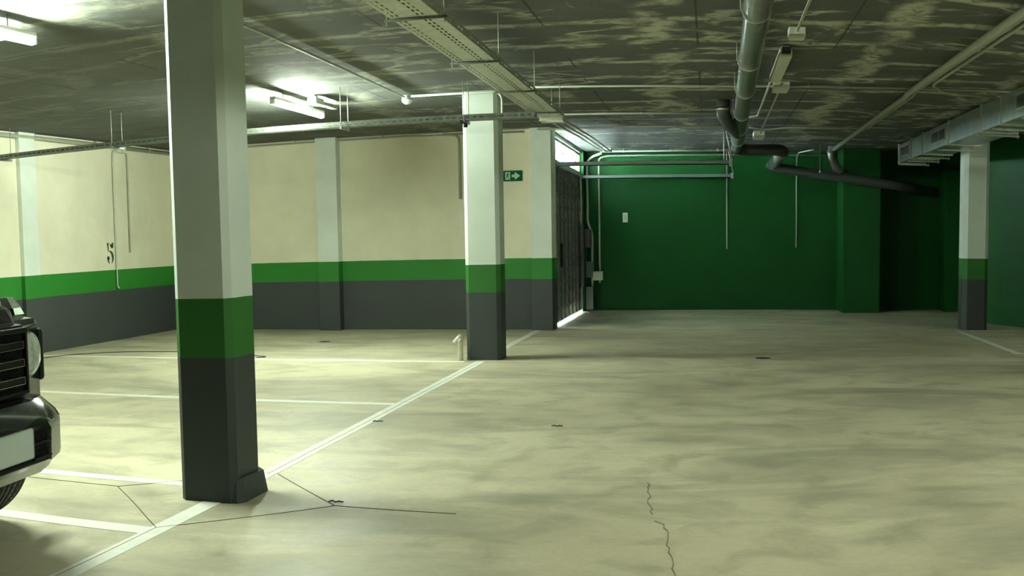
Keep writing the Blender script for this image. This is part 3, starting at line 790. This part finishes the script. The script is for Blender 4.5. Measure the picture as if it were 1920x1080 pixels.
# grille
m = MB(); m.box(-.20, -.125, -.475, .475, .74, 1.085, .02); gr = cpart(m, 'grille', M_carb)
fr = MB(); fr.box(-.125, -.105, -.465, .465, 1.045, 1.07, .006).box(-.125, -.105, -.465, .465, .755, .775, .006).box(-.125, -.105, -.465, -.445, .755, 1.07, .006).box(-.125, -.105, .445, .465, .755, 1.07, .006)
cpart(fr, 'grille_frame', M_carb, gr)
for z in (.993, .910, .826):
    m = MB(); m.box(-.125, -.085, -.385, .385, z-.017, z+.017, .006); sl = cpart(m, 'slat', M_carb, gr)
    m = MB()
    m.box(-.086, -.080, -.385, .385, z+.015, z+.018).box(-.086, -.080, -.385, .385, z-.018, z-.015).box(-.086, -.080, .381, .386, z-.019, z+.019).box(-.086, -.080, -.386, -.381, z-.019, z+.019)
    cpart(m, 'slat_trim', M_chrome, gr)
m = MB()
for k in range(-15, 16):
    for q in range(11):
        y = k*.028; z = .78+q*.025
        if abs(y) < .43:
            for d in (1, -1): m.tube([(-.122, y-.014, z+.0125*(1-d)), (-.122, y+.014, z+.0125*(1+d))], .0018, 4)
cpart(m, 'mesh', M_mesh, gr)
m = MB(); m.lathe([(.075, 0), (.082, .004), (.075, .010), (.066, .006)], (-.08, 0, .902), 'x', 32); cpart(m, 'badge_ring', M_chrome, gr)
for a in (90, 210, 330):
    m = MB(); c, s_ = cos(R(a)), sin(R(a)); px, pz = -s_*.014, c*.014
    m.extr([(-.078, px, .902+pz), (-.078, c*.072, .902+s_*.072), (-.078, -px, .902-pz)], (.008, 0, 0)); cpart(m, 'badge_spoke', M_chrome, gr)
# headlights, one each side
for s in (-1, 1):
    m = MB(); m.lathe([(.112, -.03), (.116, .0), (.110, .012), (.104, .008)], (-.160, s*.540, .932), 'x', 36); hb = smooth(cpart(m, 'headlight', M_chrome))
    m = MB(); m.lathe([(.104, 0.0), (.100, .012), (.080, .024), (.045, .032), (.004, .035)], (-.155, s*.540, .932), 'x', 36); smooth(cpart(m, 'lens', M_lens, hb))
    m = MB(); m.box(-.22, -.155, min(s*.655, s*.703), max(s*.655, s*.703), .79, 1.05, .02); cpart(m, 'headlight_surround', M_carb)
    m = MB(); m.box(-.20, -.183, min(s*.48, s*.62), max(s*.48, s*.62), 1.045, 1.065, .006); cpart(m, 'fender_front_glint', M_chrome)  # bright strip stands in for the light reflected on the fender edge
    # fender top indicator
    m = loft([[(-0.290, s*.655, 1.1150), (-0.290, s*.745, 1.1150), (-0.305, s*.735, 1.1480), (-0.305, s*.665, 1.1480)],
              [(-0.530, s*.65, 1.1150), (-0.530, s*.75, 1.1150), (-0.530, s*.74, 1.1480), (-0.530, s*.66, 1.1480)]]); ind = cpart(m, 'indicator', M_chrome)
    m = loft([[(-0.305, s*.658, 1.1480), (-0.305, s*.742, 1.1480), (-0.345, s*.728, 1.2020), (-0.345, s*.672, 1.2020)],
              [(-0.530, s*.655, 1.1480), (-0.530, s*.745, 1.1480), (-0.530, s*.73, 1.1950), (-0.530, s*.67, 1.1950)]]); cpart(m, 'indicator_lens', M_lens, ind)
    m = MB()
    for k in range(6): m.box(-0.530, -0.370, s*.70-.046+.0, s*.70+.046-.0, 1.1540+k*.0065, 1.1565+k*.0065)
    cpart(m, 'lens_ribs', M_chrome, ind)
    m = MB(); m.box(-0.430, -0.385, s*.70-.048, s*.70+.048, 1.1650, 1.1880); cpart(m, 'bulb_holder', M_green_lens, ind)
# wheels
def wheel(u, s):
    cu, cv, rr = u, s*.80, .40
    m = MB(); prof = []
    hw = .135
    prof = [(.27, -hw*.9), (.36, -hw), (rr-.02, -hw*.97), (rr-.003, -hw*.80)]
    gs = [-.078, -.028, .028, .078]
    for gpos in gs: prof += [(rr, gpos-.009), (rr-.011, gpos-.006), (rr-.011, gpos+.006), (rr, gpos+.009)]
    prof += [(rr-.003, hw*.80), (rr-.02, hw*.97), (.36, hw), (.27, hw*.9)]
    m.lathe(prof, (cu, cv, rr), 'y', 64); t = cpart(m, 'wheel', M_rub)
    m = MB(); nn = 72
    for k in range(nn):
        a = 2*pi*k/nn
        for v0, v1, tw in ((-.064, -.042, -.02), (-.014, .014, .015), (.042, .064, .02)):
            p = Vector((cu+(rr+.0005)*cos(a), cv+v0, rr+(rr+.0005)*sin(a))); q = Vector((cu+(rr+.0005)*cos(a+tw), cv+v1, rr+(rr+.0005)*sin(a+tw)))
            m.tube([p, q], .0022, 3)
    tr = cpart(m, 'tread_sipes', M_black, t); tr['kind'] = 'stuff'
    m = MB(); m.lathe([(.265, -hw*.8), (.27, -hw*.7), (.24, hw*.2), (.06, hw*.3), (.06, hw*.5), (.24, hw*.4), (.27, hw*.75), (.265, hw*.85)] if s > 0 else [(.265, hw*.8), (.27, hw*.7), (.24, -hw*.2), (.06, -hw*.3), (.06, -hw*.5), (.24, -hw*.4), (.27, -hw*.75), (.265, -hw*.85)], (cu, cv, rr), 'y', 32)
    cpart(m, 'rim', M_chrome, t)
    # wheel arch flare over the tyre
    m = MB(); arch = []
    for k in range(13):
        a = R(-8+196*k/12); arch.append((cu+.47*cos(a), rr+.46*sin(a)*1.0))
    inner = [(cu+.425*cos(R(188-196*k/12)), rr+.43*sin(R(188-196*k/12))) for k in range(13)]
    m.extr([(x, s*.74, z) for x, z in arch+inner], (0, s*.20, 0)); cpart(m, 'wheel_arch', M_carb)
for s in (-1, 1): wheel(-.79, s); wheel(-3.73, s)
